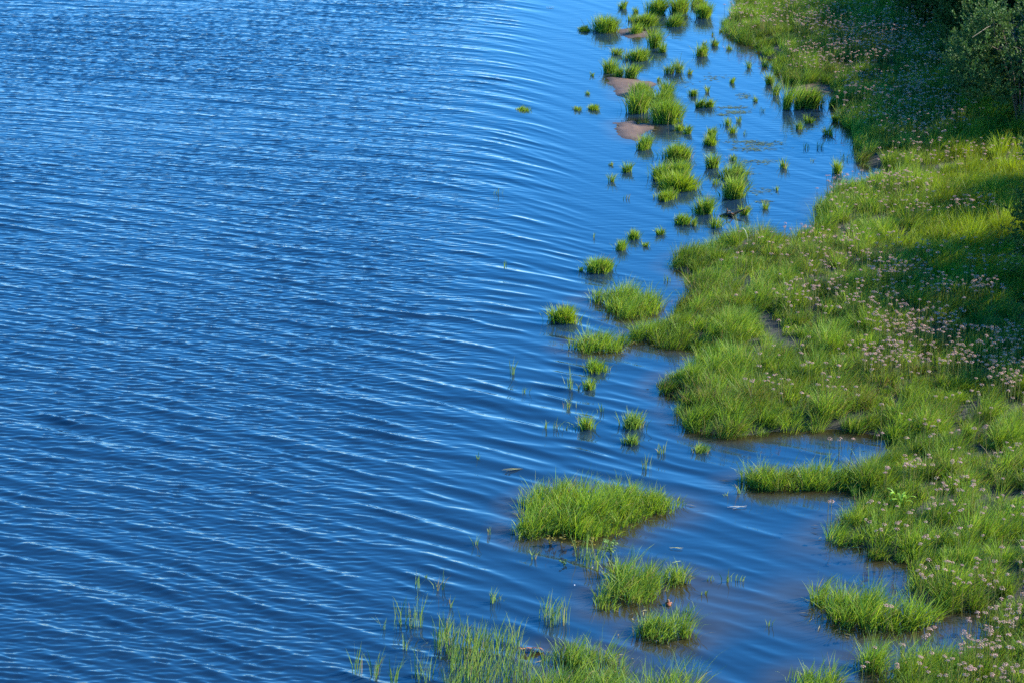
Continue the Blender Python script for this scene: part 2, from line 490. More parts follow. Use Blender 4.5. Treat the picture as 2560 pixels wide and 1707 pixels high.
def tufted(region_xy, per, tr, hfun, lean_out=.28, wind=(.16, -.05), spread=.13):
    """blades for tuft centres; returns arrays"""
    cx, cy = region_xy
    n = len(cx)
    k = rng.poisson(per, n)
    idx = np.repeat(np.arange(n), k)
    m = len(idx)
    a = rng.uniform(0, TWO, m); r = tr * np.sqrt(rng.random(m)) * rng.uniform(.6, 1.3, n)[idx]
    x = cx[idx] + r * np.cos(a); y = cy[idx] + r * np.sin(a)
    th = rng.uniform(.6, 1.2, n)[idx]
    L = hfun(cx, cy)[idx] * th * rng.uniform(.55, 1.1, m)
    tw = rng.normal(0, .08, (n, 2))[idx]
    ox = lean_out * (r / tr) * np.cos(a) + wind[0] + tw[:, 0] + rng.normal(0, spread, m)
    oy = lean_out * (r / tr) * np.sin(a) + wind[1] + tw[:, 1] + rng.normal(0, spread, m)
    return idx, x, y, L, ox, oy

_hg = np.random.default_rng(77).random((4, 256, 256))
def hummocks(x, y, cell=.52):
    """sedge grows in hummocks: nearest and second nearest hummock centre of a jittered lattice"""
    X = x / cell; Y = y / (cell * .9)
    xi = np.floor(X).astype(int); yi = np.floor(Y).astype(int)
    f1 = np.full(x.shape, 9.); f2 = f1.copy(); vx = np.zeros(x.shape); vy = vx.copy(); ha = vx.copy(); hb = vx.copy()
    for a in (-1, 0, 1):
        for b in (-1, 0, 1):
            i = (xi + a) & 255; j = (yi + b) & 255
            dx = X - (xi + a + .1 + .8 * _hg[0, i, j]); dy = Y - (yi + b + .1 + .8 * _hg[1, i, j])
            dd = np.hypot(dx, dy)
            n = dd < f1
            f2 = np.where(n, f1, np.minimum(f2, dd))
            vx = np.where(n, dx, vx); vy = np.where(n, dy, vy)
            ha = np.where(n, _hg[2, i, j], ha); hb = np.where(n, _hg[3, i, j], hb)
            f1 = np.where(n, dd, f1)
    return f2 - f1, vx, vy, ha, hb
# --- the bank
HOLES = [[(1895, 800), (1925, 795), (1950, 850), (1985, 895), (1950, 902), (1915, 850)], [(1838, 612), (1880, 606), (1890, 640), (1850, 648)],
         [(1990, 718), (2085, 718), (2080, 742), (1990, 740)], [(2075, 580), (2125, 575), (2135, 605), (2085, 612)], [(2165, 555), (2205, 548), (2215, 575), (2175, 580)],
          [(2330, 1340), (2400, 1330), (2405, 1370), (2340, 1372)], [(2455, 1180), (2495, 1178), (2500, 1200), (2460, 1205)],
         [(2500, 1255), (2600, 1250), (2600, 1280), (2510, 1280)], [(1960, 870), (2020, 868), (2025, 892), (1970, 895)], [(2190, 860), (2260, 855), (2260, 876), (2195, 880)],
         [(1925, 130), (1955, 126), (1960, 145), (1930, 148)], [(2095, 172), (2140, 170), (2140, 190), (2100, 190)], [(2160, 400), (2215, 396), (2215, 425), (2165, 425)]]
NT = 15500
NT = int(NT * 21.5 / 16)
bxl = rng.uniform(-.5, 21.0, NT * 3); byl = rng.uniform(25.5, 72, NT * 3)
# keep what is on land and near the view
half = (byl * CP + CAM_H * SP) * 1280 / FPX
ok = (bxl < half + 1.6) | ((bxl < half + 6.5) & (rng.random(len(bxl)) < .45))
bxl, byl = bxl[ok], byl[ok]
d = look(LSD, bxl, byl) + .42 * (fbm(bxl * 2.5, byl * 2.5, 3) - .45)
hum = fbm(bxl * 1.5 + 3, byl * 1.1, 3)
he = hummocks(bxl, byl)[0]
ok = (d > -.06) & ((hum > .36) | (rng.random(len(d)) < .45) | (d < .3)) & (rng.random(len(d)) < .12 + .88 * sstep(.03, .30, he))
bxl, byl = bxl[ok], byl[ok]
d = look(LSD, bxl, byl)
for hp in HOLES:
    ok = ~inside(poly(hp), bxl, byl)
    bxl, byl, d = bxl[ok], byl[ok], d[ok]
# thin out towards the far end, where a blade is well under a pixel
ok = rng.random(len(d)) < np.clip(1.15 - (byl - 30) / 75, .6, 1)
bxl, byl, d = bxl[ok], byl[ok], d[ok]
def bank_h(x, y):
    e, _, _, ha, _ = hummocks(x, y)
    return (.42 + .58 * sstep(0, .42, e)) * (.72 + .55 * ha) * (.26 + .19 * sstep(.25, .75, fbm(x * 1.9 + 3, y * 1.5, 3)) * 1.0)
idx, x, y, L, ox, oy = tufted((bxl, byl), 68, .11, bank_h)
e_, hvx, hvy, _, htone = hummocks(bxl, byl)
ox = ox + .30 * hvx[idx]; oy = oy + .30 * hvy[idx]
ok = look(LSD, x, y) > -.16 * rng.random(len(x)) ** 2
idx, x, y, L, ox, oy = (a[ok] for a in (idx, x, y, L, ox, oy))
d = look(LSD, x, y)
rightness = x - (y * CP + CAM_H * SP) * 1280 / FPX            # 0 at the right edge of the view
yel = np.clip(.75 * sstep(-3.2, -.8, rightness) * sstep(38, 42, y) * sstep(62, 55, y) + .25 * (fbm(x * .5, y * .5 + 30, 3) - .35), 0, .9)
L = L * (1 + .35 * sstep(-2.6, -.8, rightness) * sstep(38, 42, y))
col = tint(len(x), yel, .05)
tuft_tone = ((.68 + .46 * htone) * rng.uniform(.85, 1.15, len(bxl)))[idx][:, None]            # neighbouring tussocks differ in tone and age
old = (fbm(bxl * .9 + 50, byl * .9, 3) + rng.normal(0, .08, len(bxl)) > .66)[idx] & (rng.random(len(x)) < .18)
col = col * tuft_tone
col[old] = DRYC[1] * rng.uniform(.6, 1.2, (old.sum(), 1))
zb = np.maximum(land_z(x, y, d), -.03)
bank_me = blade_mesh("meadow_grass", x, y, zb, L, ox, oy, rng.uniform(.1, .45, len(x)), rng.uniform(.0042, .0080, len(x)), col)
tag(obj("meadow_grass", bank_me), "bright green sedge and grass covering the whole bank on the right", "grass", kind="stuff")
print("bank blades", len(x), file=__import__("sys").stderr)

# --- grass islands and tussocks in the water
def lean_wind(): return (.14, -.04)
def island(name, outline, label, cat, dens=1900, h=.36, group=None, yellow=.1, wid=(.006, .011), ragged=.09, spread=.16, dry=.04, blue=0.0, part=None):
    P = poly(outline)
    c = P.mean(0)
    lo, hi = P.min(0) - .1, P.max(0) + .1
    area = (hi - lo).prod()
    nt = int(area * dens / 16)
    tx = rng.uniform(lo[0], hi[0], nt); ty = rng.uniform(lo[1], hi[1], nt)
    sd = sdist(P, tx, ty) + ragged * (fbm(tx * 4, ty * 4, 2) - .5) * 2
    k = sd > 0
    tx, ty, sd = tx[k], ty[k], sd[k]
    hf = lambda X, Y: h * (1.05 + .6 * (fbm(X * 2.2 + 5, Y * 2.2, 2) - .3)) * (.68 + .32 * sstep(0, .35, hummocks(X, Y, .45)[0])) * (.8 + .4 * hummocks(X, Y, .45)[3])
    idx, x, y, L, ox, oy = tufted((tx, ty), 16, .09, hf, spread=spread)
    L = L * (.75 + .25 * sstep(0, .25, sd))[idx]
    me = blade_mesh(name, x, y, np.full(len(x), -.01), L, ox, oy, rng.uniform(.1, .45, len(x)), rng.uniform(*wid, len(x)), tint(len(x), yellow, dry, blue), origin=(c[0], c[1], 0), zsink=.08)
    o = obj(name, me, loc=(c[0], c[1], 0))
    return tag(o, label, cat, group)

GI = "grass islands standing in the near water"
island("grass_island", ISL['H'], "largest grass island, a broad block of green blades in open water", "grass island", group=GI, h=.40)
island("grass_island", ISL['I'], "ragged upright grass island between the largest island and the nearest reeds", "grass island", dens=1600, group=GI, h=.42, blue=.1, spread=.12)
island("grass_island", ISL['J'], "compact fan-shaped grass island beside the floating brown rootstock", "grass island", dens=2300, group=GI, h=.46, blue=.1, spread=.12, ragged=.03)
island("grass_island", ISL['D'], "long slanting grass island lying along the brown inlet of the near bank", "grass island", group=GI, h=.50)
island("grass_island", ISL['G'], "straight grassy spur reaching out from the bank between two brown inlets", "grass island", group=GI, h=.40, dens=2600, ragged=.03)
island("grass_island", ISL['F'], "dense grass clump cut by the frame between near bank and open bay", "grass island", group=GI, h=.42, dens=1700)
island("grass_island", ISL['A'], "two-lobed grass island with a low wing, off the bank's round headland", "grass island", group=GI, h=.45)
island("grass_island", ISL['C'], "narrow grass spit ending in water, joined to the bank's mid shore", "grass island", group=GI, h=.42)
island("grass_island", ISL['K'], "paired grass clumps beside the brown withered leaves in the nearest reeds", "grass island", dens=1300, group=GI, h=.42, spread=.11, blue=.15)
island("grass_island", ISL['N'], "band of grass cut by the frame below the paired clumps", "grass island", dens=1500, group=GI, h=.46, spread=.11, blue=.15)

# sparse stands of upright reeds in the near shallows (outline, blades per m2, height, label)
REED = [
 ([(976, 1566), (1000, 1556), (1060, 1560), (1052, 1574), (985, 1576)], 210, .42, "loose reed tuft farthest out among the nearest reeds"),
 ([(1084, 1640), (1095, 1585), (1150, 1590), (1190, 1615), (1230, 1640), (1150, 1660)], 170, .42, "broad loose reed bed in the middle of the nearest shallows"),
 ([(1231, 1640), (1240, 1600), (1290, 1595), (1306, 1620), (1285, 1655), (1245, 1655)], 190, .40, "reed bed just left of the brown withered leaves"),
 ([(1030, 1690), (1060, 1680), (1086, 1690), (1070, 1712), (1035, 1705)], 170, .42, "thin reed stand between the outermost stems and the densest near reeds"),
 ([(1110, 1720), (1120, 1665), (1180, 1660), (1235, 1680), (1240, 1740), (1110, 1750)], 210, .42, "densest yellow-green reed bed cut by the frame"),
 ([(1236, 1720), (1240, 1668), (1300, 1662), (1335, 1690), (1335, 1730)], 190, .40, "yellowish reed bed between the densest bed and the band of grass cut by the frame"),
 ([(1165, 1655), (1170, 1610), (1225, 1600), (1240, 1640), (1225, 1668)], 160, .40, "loose reeds bridging the broad reed bed and the brown withered leaves"),
 ([(1345, 1550), (1360, 1535), (1410, 1545), (1425, 1562), (1370, 1570)], 200, .42, "loose reeds in open water left of the fan-shaped island"),
 ([(880, 1690), (888, 1672), (905, 1680), (905, 1692)], 190, .42, "outermost thin reeds at the left end of the near shallows"),
 ([(925, 1690), (932, 1678), (948, 1685), (945, 1705)], 260, .44, "tight upright reeds second in from the outermost thin reeds"),
 ([(975, 1715), (980, 1690), (990, 1700), (988, 1720)], 260, .44, "few tall reed stems cut by the frame near the outermost reeds"),
 ([(1440, 1400), (1450, 1385), (1500, 1395), (1512, 1420), (1490, 1428), (1455, 1420)], 130, .40, "thin reeds standing left of the ragged grass island's top"),
]
for i, (ol, dn, hh, lb) in enumerate(REED):
    P = poly(ol); lo, hi = P.min(0), P.max(0); c = P.mean(0)
    n = max(12, int((hi - lo).prod() * dn * 1.6))
    x = rng.uniform(lo[0], hi[0], n * 3); y = rng.uniform(lo[1], hi[1], n * 3)
    k = inside(P, x, y) & (rng.random(n * 3) < .25 + 1.1 * fbm(x * 3, y * 3, 2))
    x, y = x[k][:n], y[k][:n]; n = len(x)
    me = blade_mesh("reed_stand", x, y, np.full(n, -.01), hh * rng.uniform(.5, 1.2, n), .10 + rng.normal(0, .13, n), rng.normal(0, .13, n), rng.uniform(0, .3, n), rng.uniform(.007, .013, n), tint(n, .15, .05, .35), origin=(c[0], c[1], 0), zsink=.1)
    tag(obj("reed_stand", me, loc=(c[0], c[1], 0)), lb, "reeds", "loose reed stands in the near shallows")

# lone emergent shoots: (x, y, n, spread px, height px, label)
SHOOT = [
 (1041, 1470, 7, 3, 44, "slim reed shoot pair-leader standing alone in dark water, left of its taller neighbour"),
 (1100, 1474, 9, 8, 50, "taller reed shoots with one bent leaf, far left of the largest island"),
 (1125, 1518, 5, 2, 44, "single slender reed shoot among the long bright crests"),
 (1228, 1508, 6, 3, 50, "tall shoot leading a row of small sprouts on a bright crest"),
 (1250, 1503, 9, 14, 30, "row of small sprouts beside the tall shoot on a bright crest"),
 (1333, 1398, 6, 4, 36, "three reed shoots below the largest grass island's near edge"),
 (1185, 1364, 7, 8, 34, "reed shoots just left of the largest island's near corner"),
 (1225, 1335, 6, 6, 24, "few sprouts touching the largest island's left corner"),
 (1065, 1448, 4, 2, 20, "tiny sprout left alone far out in dark water"),
 (1014, 1628, 6, 4, 50, "bent pair of reed blades between outermost reeds and loose bed"),
 (958, 1573, 4, 3, 42, "leaning reed blade left of the loose outer tuft"),
 (1285, 935, 8, 8, 46, "pale upright reed shoots alone in open rippled water"),
 (1315, 982, 7, 10, 20, "drooping small sprouts under the lone pale reed shoots"),
 (1262, 668, 4, 3, 20, "single sprout in open water level with the round headland"),
 (1197, 1150, 5, 8, 24, "faint thin stems far out, level with the upper edge of largest island"),
 (1245, 486, 9, 14, 18, "faint scattered sprouts far out in upper open water"),
 (1425, 975, 14, 5, 62, "tall twin stems below the grass spit's tip"),
 (1447, 975, 7, 3, 22, "short brown-green sprout between twin stems and the spiky tuft"),
 (1363, 1070, 9, 4, 30, "small pale sprout at the left end of a broken row of sprouts"),
 (1389, 1072, 10, 6, 30, "middle sprout in a broken row of sprouts"),
 (1415, 1073, 9, 12, 16, "low thin sprouts bridging to the spiky right-hand tuft of the row"),
 (1420, 1020, 14, 14, 28, "wispy sprout cluster midway between grass spit and row of sprouts"),
 (1500, 1028, 6, 8, 24, "two thin leaning stems right of the wispy sprout cluster"),
 (1616, 1172, 12, 12, 42, "upright thin stems above the largest island's back edge"),
 (1645, 1135, 12, 14, 34, "fan of faint stems behind the upright thin stems"),
 (1775, 1452, 8, 7, 18, "pair of short stems in the calm near bay, left of the tall pair"),
 (1818, 1455, 8, 8, 36, "tall pair of stems in the calm near bay"),
 (1846, 1452, 8, 10, 24, "bent stems right of the tall pair in the calm near bay"),
 (1762, 1487, 6, 6, 18, "faint submerged sprout under the calm bay's stems"),
 (1850, 1235, 9, 6, 36, "white-green stems off the tip of the bank's grassy spur"),
 (1815, 1240, 5, 8, 18, "short pale blades left of the grassy spur's stems"),
 (1925, 1565, 6, 3, 28, "single stem alone in the near bay beside the slanting island"),
 (1568, 499, 9, 6, 16, "sparse sprout between lagoon mouth ripples and headland"),
 (1668, 704, 12, 5, 20, "sparse shoot in the notch below the round headland"),
 (1486, 595, 5, 2, 16, "single dark sprout left of the low rosette tufts"),
 (2015, 373, 10, 7, 16, "pale spindly stems right of centre in the blue lagoon"),
 (2047, 370, 12, 6, 24, "taller spindly stems nearest the bank's dark corner"),
 (2030, 405, 5, 3, 12, "tiny pale stem below the spindly stems in the lagoon"),
 (2118, 400, 14, 8, 26, "yellowish spindly shoots against the bank's dark corner"),
 (1905, 280, 8, 4, 16, "pale tiny shoots in mid lagoon by the floating weed"),
 (1862, 338, 6, 3, 14, "thin stem standing over the lower floating weed"),
 (1545, 1500, 8, 5, 40, "outlying thin blades at the left foot of the ragged grass island"),
 (1590, 1590, 9, 10, 30, "scattered thin blades left of the fan-shaped island"),
 (1715, 1530, 10, 12, 34, "thin leaning stems right of the floating brown rootstock"),
]
for (px, py, n, sp, hp, lb) in SHOOT:
    sp = min(sp, .85 * n)
    s = scale_at(py); cx, cy = (float(v) for v in W(px, py))
    x = cx + rng.normal(0, sp / s, n); y = cy + rng.normal(0, .5 * sp / s, n) + .02
    h = hp / s / .93
    me = blade_mesh("reed_shoot", x, y, np.full(n, -.01), h * rng.uniform(.5, 1.1, n), rng.normal(.05, .18, n), rng.normal(0, .15, n), rng.uniform(0, .35, n), rng.uniform(.008, .014, n), tint(n, .1, .08, .45), origin=(cx, cy, 0), zsink=.1)
    tag(obj("reed_shoot", me, loc=(cx, cy, 0)), lb, "reed shoot", "lone reed shoots in the water")

# tussocks: (x centre, y base, width, height, label) in photo pixels
TUS = [
 (1560, 24, 20, 18, "small far tussock alone left of the big far group"),
 (1591, 33, 17, 13, "tiny far tussock beside the big far group's left flank"),
 (1641, 38, 46, 40, "left tall tussock of the big far group"),
 (1698, 38, 48, 42, "middle tall tussock of the big far group, darkest at its heart"),
 (1742, 18, 44, 22, "farthest tussock of the big far group, cut by the frame"),
 (1762, 46, 38, 32, "rightmost tussock of the big far group, leaning over open lagoon"),
 (1680, 68, 46, 30, "front right tussock of the big far group above its reflection"),
 (1617, 68, 58, 30, "front left tussock of the big far group"),
 (1588, 88, 34, 30, "round tussock at the end of the thin sand strip"),
 (1576, 55, 22, 18, "dark little tussock on the thin sand strip"),
 (1512, 82, 56, 34, "domed tussock standing farthest left in the far shallows"),
 (1464, 80, 34, 14, "flat low tussock touching the domed farthest left tussock"),
 (1632, 122, 44, 48, "tall rounded tussock in front of the thin sand strip"),
 (1655, 133, 22, 22, "small tussock at the foot of the tall rounded tussock"),
 (1539, 139, 34, 18, "low tussock with pale tips left of the twin humps"),
 (1567, 150, 16, 22, "thin dark sprig joined to the twin humps"),
 (1599, 153, 48, 28, "twin-humped tussock with a dark reflection"),
 (1527, 185, 34, 32, "left horn of the curved tussocks above the larger sandbar"),
 (1548, 192, 24, 20, "low saddle tussock in the curved row above the larger sandbar"),
 (1576, 197, 30, 33, "right horn of the curved tussocks above the larger sandbar"),
 (1672, 186, 26, 24, "left half of the pale pair of tussocks in mid lagoon"),
 (1700, 183, 28, 34, "taller right half of the pale pair of tussocks in mid lagoon"),
 (1725, 188, 18, 15, "small pale tussock right of the mid-lagoon pair"),
 (1645, 204, 13, 11, "tiny button tussock between larger sandbar and pale pair"),
 (1672, 238, 32, 30, "upright green tussock right of the larger sandbar"),
 (1607, 245, 50, 30, "back left lobe of the biggest mid-lagoon tussock, beside larger sandbar"),
 (1596, 286, 60, 46, "front left lobe of the biggest mid-lagoon tussock"),
 (1650, 268, 56, 40, "back right lobe of the biggest mid-lagoon tussock"),
 (1668, 309, 74, 52, "front right lobe of the biggest mid-lagoon tussock, the fullest one"),
 (1697, 328, 24, 18, "yellowish tussock trailing off the biggest mid-lagoon tussock"),
 (1718, 337, 24, 20, "small end tussock trailing farthest from the biggest mid-lagoon tussock"),
 (1750, 142, 34, 26, "square green tussock with clear dark reflection in the upper lagoon"),
 (1785, 117, 20, 20, "dry-based tussock behind the square green tussock"),
 (1761, 114, 9, 15, "spindly sprig between square tussock and dry-based tussock"),
 (1780, 90, 12, 9, "tiny mud-coloured tuft near the far bank's tip"),
 (1800, 80, 9, 8, "tiny dark tuft touching the far bank's tip"),
 (1825, 126, 20, 12, "flat pale tuft under the far bank's overhang"),
 (1734, 241, 22, 18, "left tussock of the upper trio in the middle lagoon"),
 (1771, 233, 12, 16, "narrow tussock of the upper trio in the middle lagoon"),
 (1748, 271, 22, 25, "leafy front tussock of the trio, with long reflection"),
 (1771, 269, 24, 21, "yellow-flecked front tussock of the trio"),
 (1829, 209, 16, 15, "round lone tussock in upper right lagoon"),
 (1872, 172, 12, 18, "narrow lone tussock nearest the far bank's shore"),
 (1888, 255, 14, 13, "lone button tussock right of the floating weed"),
 (1911, 168, 17, 21, "sprawling tussock just off the far bank's lower edge"),
 (1925, 212, 24, 26, "yellow-green tussock at the far bank's foot"),
 (1942, 240, 22, 34, "tall loose tussock beside the muddy flat"),
 (1964, 276, 25, 58, "tallest narrow tussock column in the right lagoon"),
 (1992, 275, 18, 46, "second narrow tussock column, hugging the reedy clump"),
 (1818, 316, 22, 22, "left tussock of the small loose pair in mid lagoon"),
 (1838, 335, 25, 22, "yellowish right tussock of the small loose pair in mid lagoon"),
 (1848, 308, 16, 14, "pale wisp behind the small loose pair in mid lagoon"),
 (1776, 344, 28, 23, "upper half of the stacked tussocks in the middle lagoon"),
 (1776, 366, 34, 26, "lower yellower half of the stacked tussocks in the middle lagoon"),
 (1609, 376, 44, 30, "lone dome tussock in front of the small sandbar"),
 (1467, 238, 15, 10, "yellow tuft in open water off the larger sandbar"),
 (1487, 277, 31, 14, "flat yellow tuft nearest the small sandbar in open water"),
 (1442, 278, 25, 10, "sparse yellow tuft farther left of the flat yellow tuft"),
 (1481, 191, 10, 8, "tiny tuft off the curved tussock row"),
 (1308, 280, 44, 12, "faint drowned tuft farthest out in upper open water"),
 (2025, 270, 70, 46, "broad reedy clump in the bank's side pool below the mud flat"),
 (2078, 268, 24, 24, "small yellow tussock between the reedy clump and the bank"),
 (2024, 310, 20, 20, "small green tussock in front of the reedy clump"),
 (1997, 326, 22, 18, "round tussock left in front of the reedy clump"),
 (2072, 340, 28, 22, "dark spiky tussock in the bank's shade"),
 (2090, 305, 22, 18, "low green tussock touching the bank's dark edge"),
 (1700, 404, 72, 36, "back left lobe of the stepped tussock group at the lagoon mouth"),
 (1668, 452, 64, 36, "dark left lobe of the stepped tussock group"),
 (1702, 448, 52, 40, "tall middle lobe of the stepped tussock group"),
 (1695, 478, 96, 40, "wide yellowish front lobe of the stepped tussock group"),
 (1668, 504, 50, 26, "frontmost yellow tussock of the stepped group"),
 (1525, 416, 15, 10, "tiny tuft on a bright crest left of the lagoon mouth"),
 (1568, 432, 28, 22, "small squarish tussock left of the stepped group"),
 (1531, 457, 15, 20, "narrow little tussock farthest left at the lagoon mouth"),
 (1785, 423, 36, 32, "compact tussock heading the right-hand chain at the lagoon mouth"),
 (1836, 450, 70, 40, "broad pale tussock in the right-hand chain at the lagoon mouth"),
 (1838, 498, 58, 46, "deep green tussock ending the right-hand chain, with green reflection"),
 (1792, 463, 20, 18, "thin tussock hanging off the chain's left side"),
 (1834, 405, 24, 16, "loose pale tuft behind the right-hand chain"),
 (1761, 539, 46, 40, "round bushy tussock left of the driftwood"),
 (1708, 563, 44, 28, "wide tussock left below the round bushy tussock"),
 (1732, 567, 16, 20, "slim tussock leaning on the wide tussock"),
 (1790, 573, 30, 28, "loose tussock between driftwood and the round headland"),
 (1858, 540, 20, 26, "yellowish tussock at the driftwood's tip"),
 (1961, 422, 17, 21, "lone tussock at the lagoon's right, in calm blue water"),
 (1940, 478, 13, 10, "tiny dark tuft below the lone tussock of the calm lagoon"),
 (1915, 526, 24, 18, "spiky low tuft near the headland's back shore"),
 (2091, 435, 26, 32, "yellow-green tussock standing before the bank's deep corner"),
 (1650, 588, 24, 18, "low rosette tuft nearest the round headland"),
 (1584, 601, 32, 22, "middle low rosette tuft off the round headland"),
 (1551, 628, 34, 23, "lowest of the rosette tufts off the round headland"),
 (1612, 619, 26, 14, "thin rosette tuft between the middle and the lowest one"),
 (1500, 684, 70, 34, "sprawling tussock alone above the two-lobed island"),
 (1448, 681, 16, 9, "tiny tuft at the left of the sprawling tussock"),
 (1410, 811, 68, 38, "yellowish tussock alone left of the two-lobed island"),
 (1492, 934, 62, 30, "loose spiky tussock below the grass spit"),
 (1477, 977, 40, 28, "spiky tuft right of the tall twin stems"),
 (1467, 1073, 46, 38, "spiky right-hand tuft ending the broken row of sprouts"),
 (1583, 1073, 60, 40, "pale bushy tussock in open water above the largest island"),
 (1573, 1115, 46, 26, "lower pale tuft right under the pale bushy tussock"),
 (1748, 1134, 44, 24, "lone pale rosette off the bank's mid shore"),
 (2132, 1240, 16, 20, "small sprig in the dark notch below the grassy spur"),
]
def tussock(px, py, wp, hp, lb):
    s = scale_at(py)
    cx, cy = (float(v) for v in W(px, py))
    w = 1.2 * wp / s
    rx = w * .40; ry = rx * .9
    cy += ry * .8
    h = max(.12, 1.35 * hp / s / .93 - ry * .3)
    sparse = hp < 13 or "pale" in lb or "spindly" in lb or "loose" in lb or "drowned" in lb or "thin" in lb or "spiky" in lb
    n = int(np.clip(rx * ry * 3.14 * (2600 if sparse else 5200), 30, 1700))
    nc = int(np.clip(wp / 9, 2, 7))                          # several shoots grown together, of uneven height
    ca = rng.uniform(0, TWO, nc); cr_ = np.sqrt(rng.random(nc)) * .5
    kx = cr_ * np.cos(ca); ky = cr_ * np.sin(ca); kh = rng.uniform(.62, 1.12, nc); kh[0] = 1.1
    kl = rng.normal(0, .10, (nc, 2))
    c_ = rng.integers(0, nc, n)
    ux = kx[c_] + rng.normal(0, .30, n); uy = ky[c_] + rng.normal(0, .30, n)
    stray = rng.random(n) < .06
    ux[stray] *= 1.5; uy[stray] *= 1.5
    rr = np.minimum(np.hypot(ux, uy), 1.6)
    x = cx + rx * ux; y = cy + ry * uy
    L = h * kh[c_] * rng.uniform(.5, 1.1, n) * (1.08 - .22 * rr)
    ox = .24 * ux + .08 + kl[c_, 0] + rng.normal(0, .12, n)
    oy = .24 * uy - .02 + kl[c_, 1] + rng.normal(0, .12, n)
    yl = .42 if "yellow" in lb else (.15 if sparse else .05)
    dr = .12 if ("dry" in lb or "mud" in lb) else .05
    me = blade_mesh("grass_tussock", x, y, np.full(n, -.01), L, ox, oy, rng.uniform(.1, .4, n), rng.uniform(.008, .014, n), tint(n, yl, dr, .25 if "pale" in lb else 0), origin=(cx, cy, 0), zsink=.08)
    tag(obj("grass_tussock", me, loc=(cx, cy, 0)), lb, "grass tussock", "tussocks standing in the lagoon and shallows")
for t in TUS: tussock(*t)

# ------------------------------------------------------------------ pink flowering rush
PINK = np.array([(.54, .34, .28), (.48, .30, .26), (.58, .42, .32), (.40, .25, .17)])
def head_geo(seed, r=.05):
    q = np.random.default_rng(seed)
    g = Geo()
    n = 22
    for i in range(n):
        el = math.asin(q.uniform(-.15, 1)); az = i * 2.39996 + q.uniform(-.3, .3)
        dr = np.array([math.cos(el) * math.cos(az), math.cos(el) * math.sin(az), math.sin(el) * .62])
        p = dr * r * q.uniform(.75, 1.1)
        side = np.cross(dr, (0, 0, 1.0)); side /= np.linalg.norm(side) + 1e-6
        g.add(np.array([side * .0012, -side * .0012, p]), [[0, 1, 2]], (.20, .17, .06))
        up = np.cross(side, dr)
        nr = (dr * .6 + np.array([0, 0, .6])); nr /= np.linalg.norm(nr)
        a1 = np.cross(nr, (1.0, .2, .1)); a1 /= np.linalg.norm(a1); a2 = np.cross(nr, a1)
        k = q.uniform(.006, .0095)
        an = np.arange(6) * math.pi / 3
        rad = np.where(np.arange(6) % 2 == 0, k, k * .72)
        ring = p + (rad * np.cos(an))[:, None] * a1 + (rad * np.sin(an))[:, None] * a2 + nr * .004
        c = PINK[q.integers(0, 4)] * q.uniform(.8, 1.15)
        g.add(np.vstack([p[None], ring]), [np.array([(0, 1 + j, 1 + (j + 1) % 6) for j in range(6)])], np.vstack([c * .55, np.tile(c, (6, 1))]))
    return g
def stem_geo(seed, h):
    q = np.random.default_rng(seed)
    g = Geo()
    b = q.normal(0, .05, 2)
    pts = [(-b[0] * (1 - t) ** 2 * h * 2, -b[1] * (1 - t) ** 2 * h * 2, (t - 1) * h) for t in (0, .35, .7, 1)]
    g.tube(pts, [.0045, .004, .0035, .003], (.19, .19, .05), 4)
    return g
NV = 6
HEADS = [head_geo(100 + i, .028 + .003 * (i % 4)) for i in range(NV)]
STEMS = [stem_geo(200 + i, .62) for i in range(NV)]
HEAD_ME = [g.build("flower_head", M_PETAL) for g in HEADS]
STEM_ME = [g.build("stem", M_GRASS) for g in STEMS]

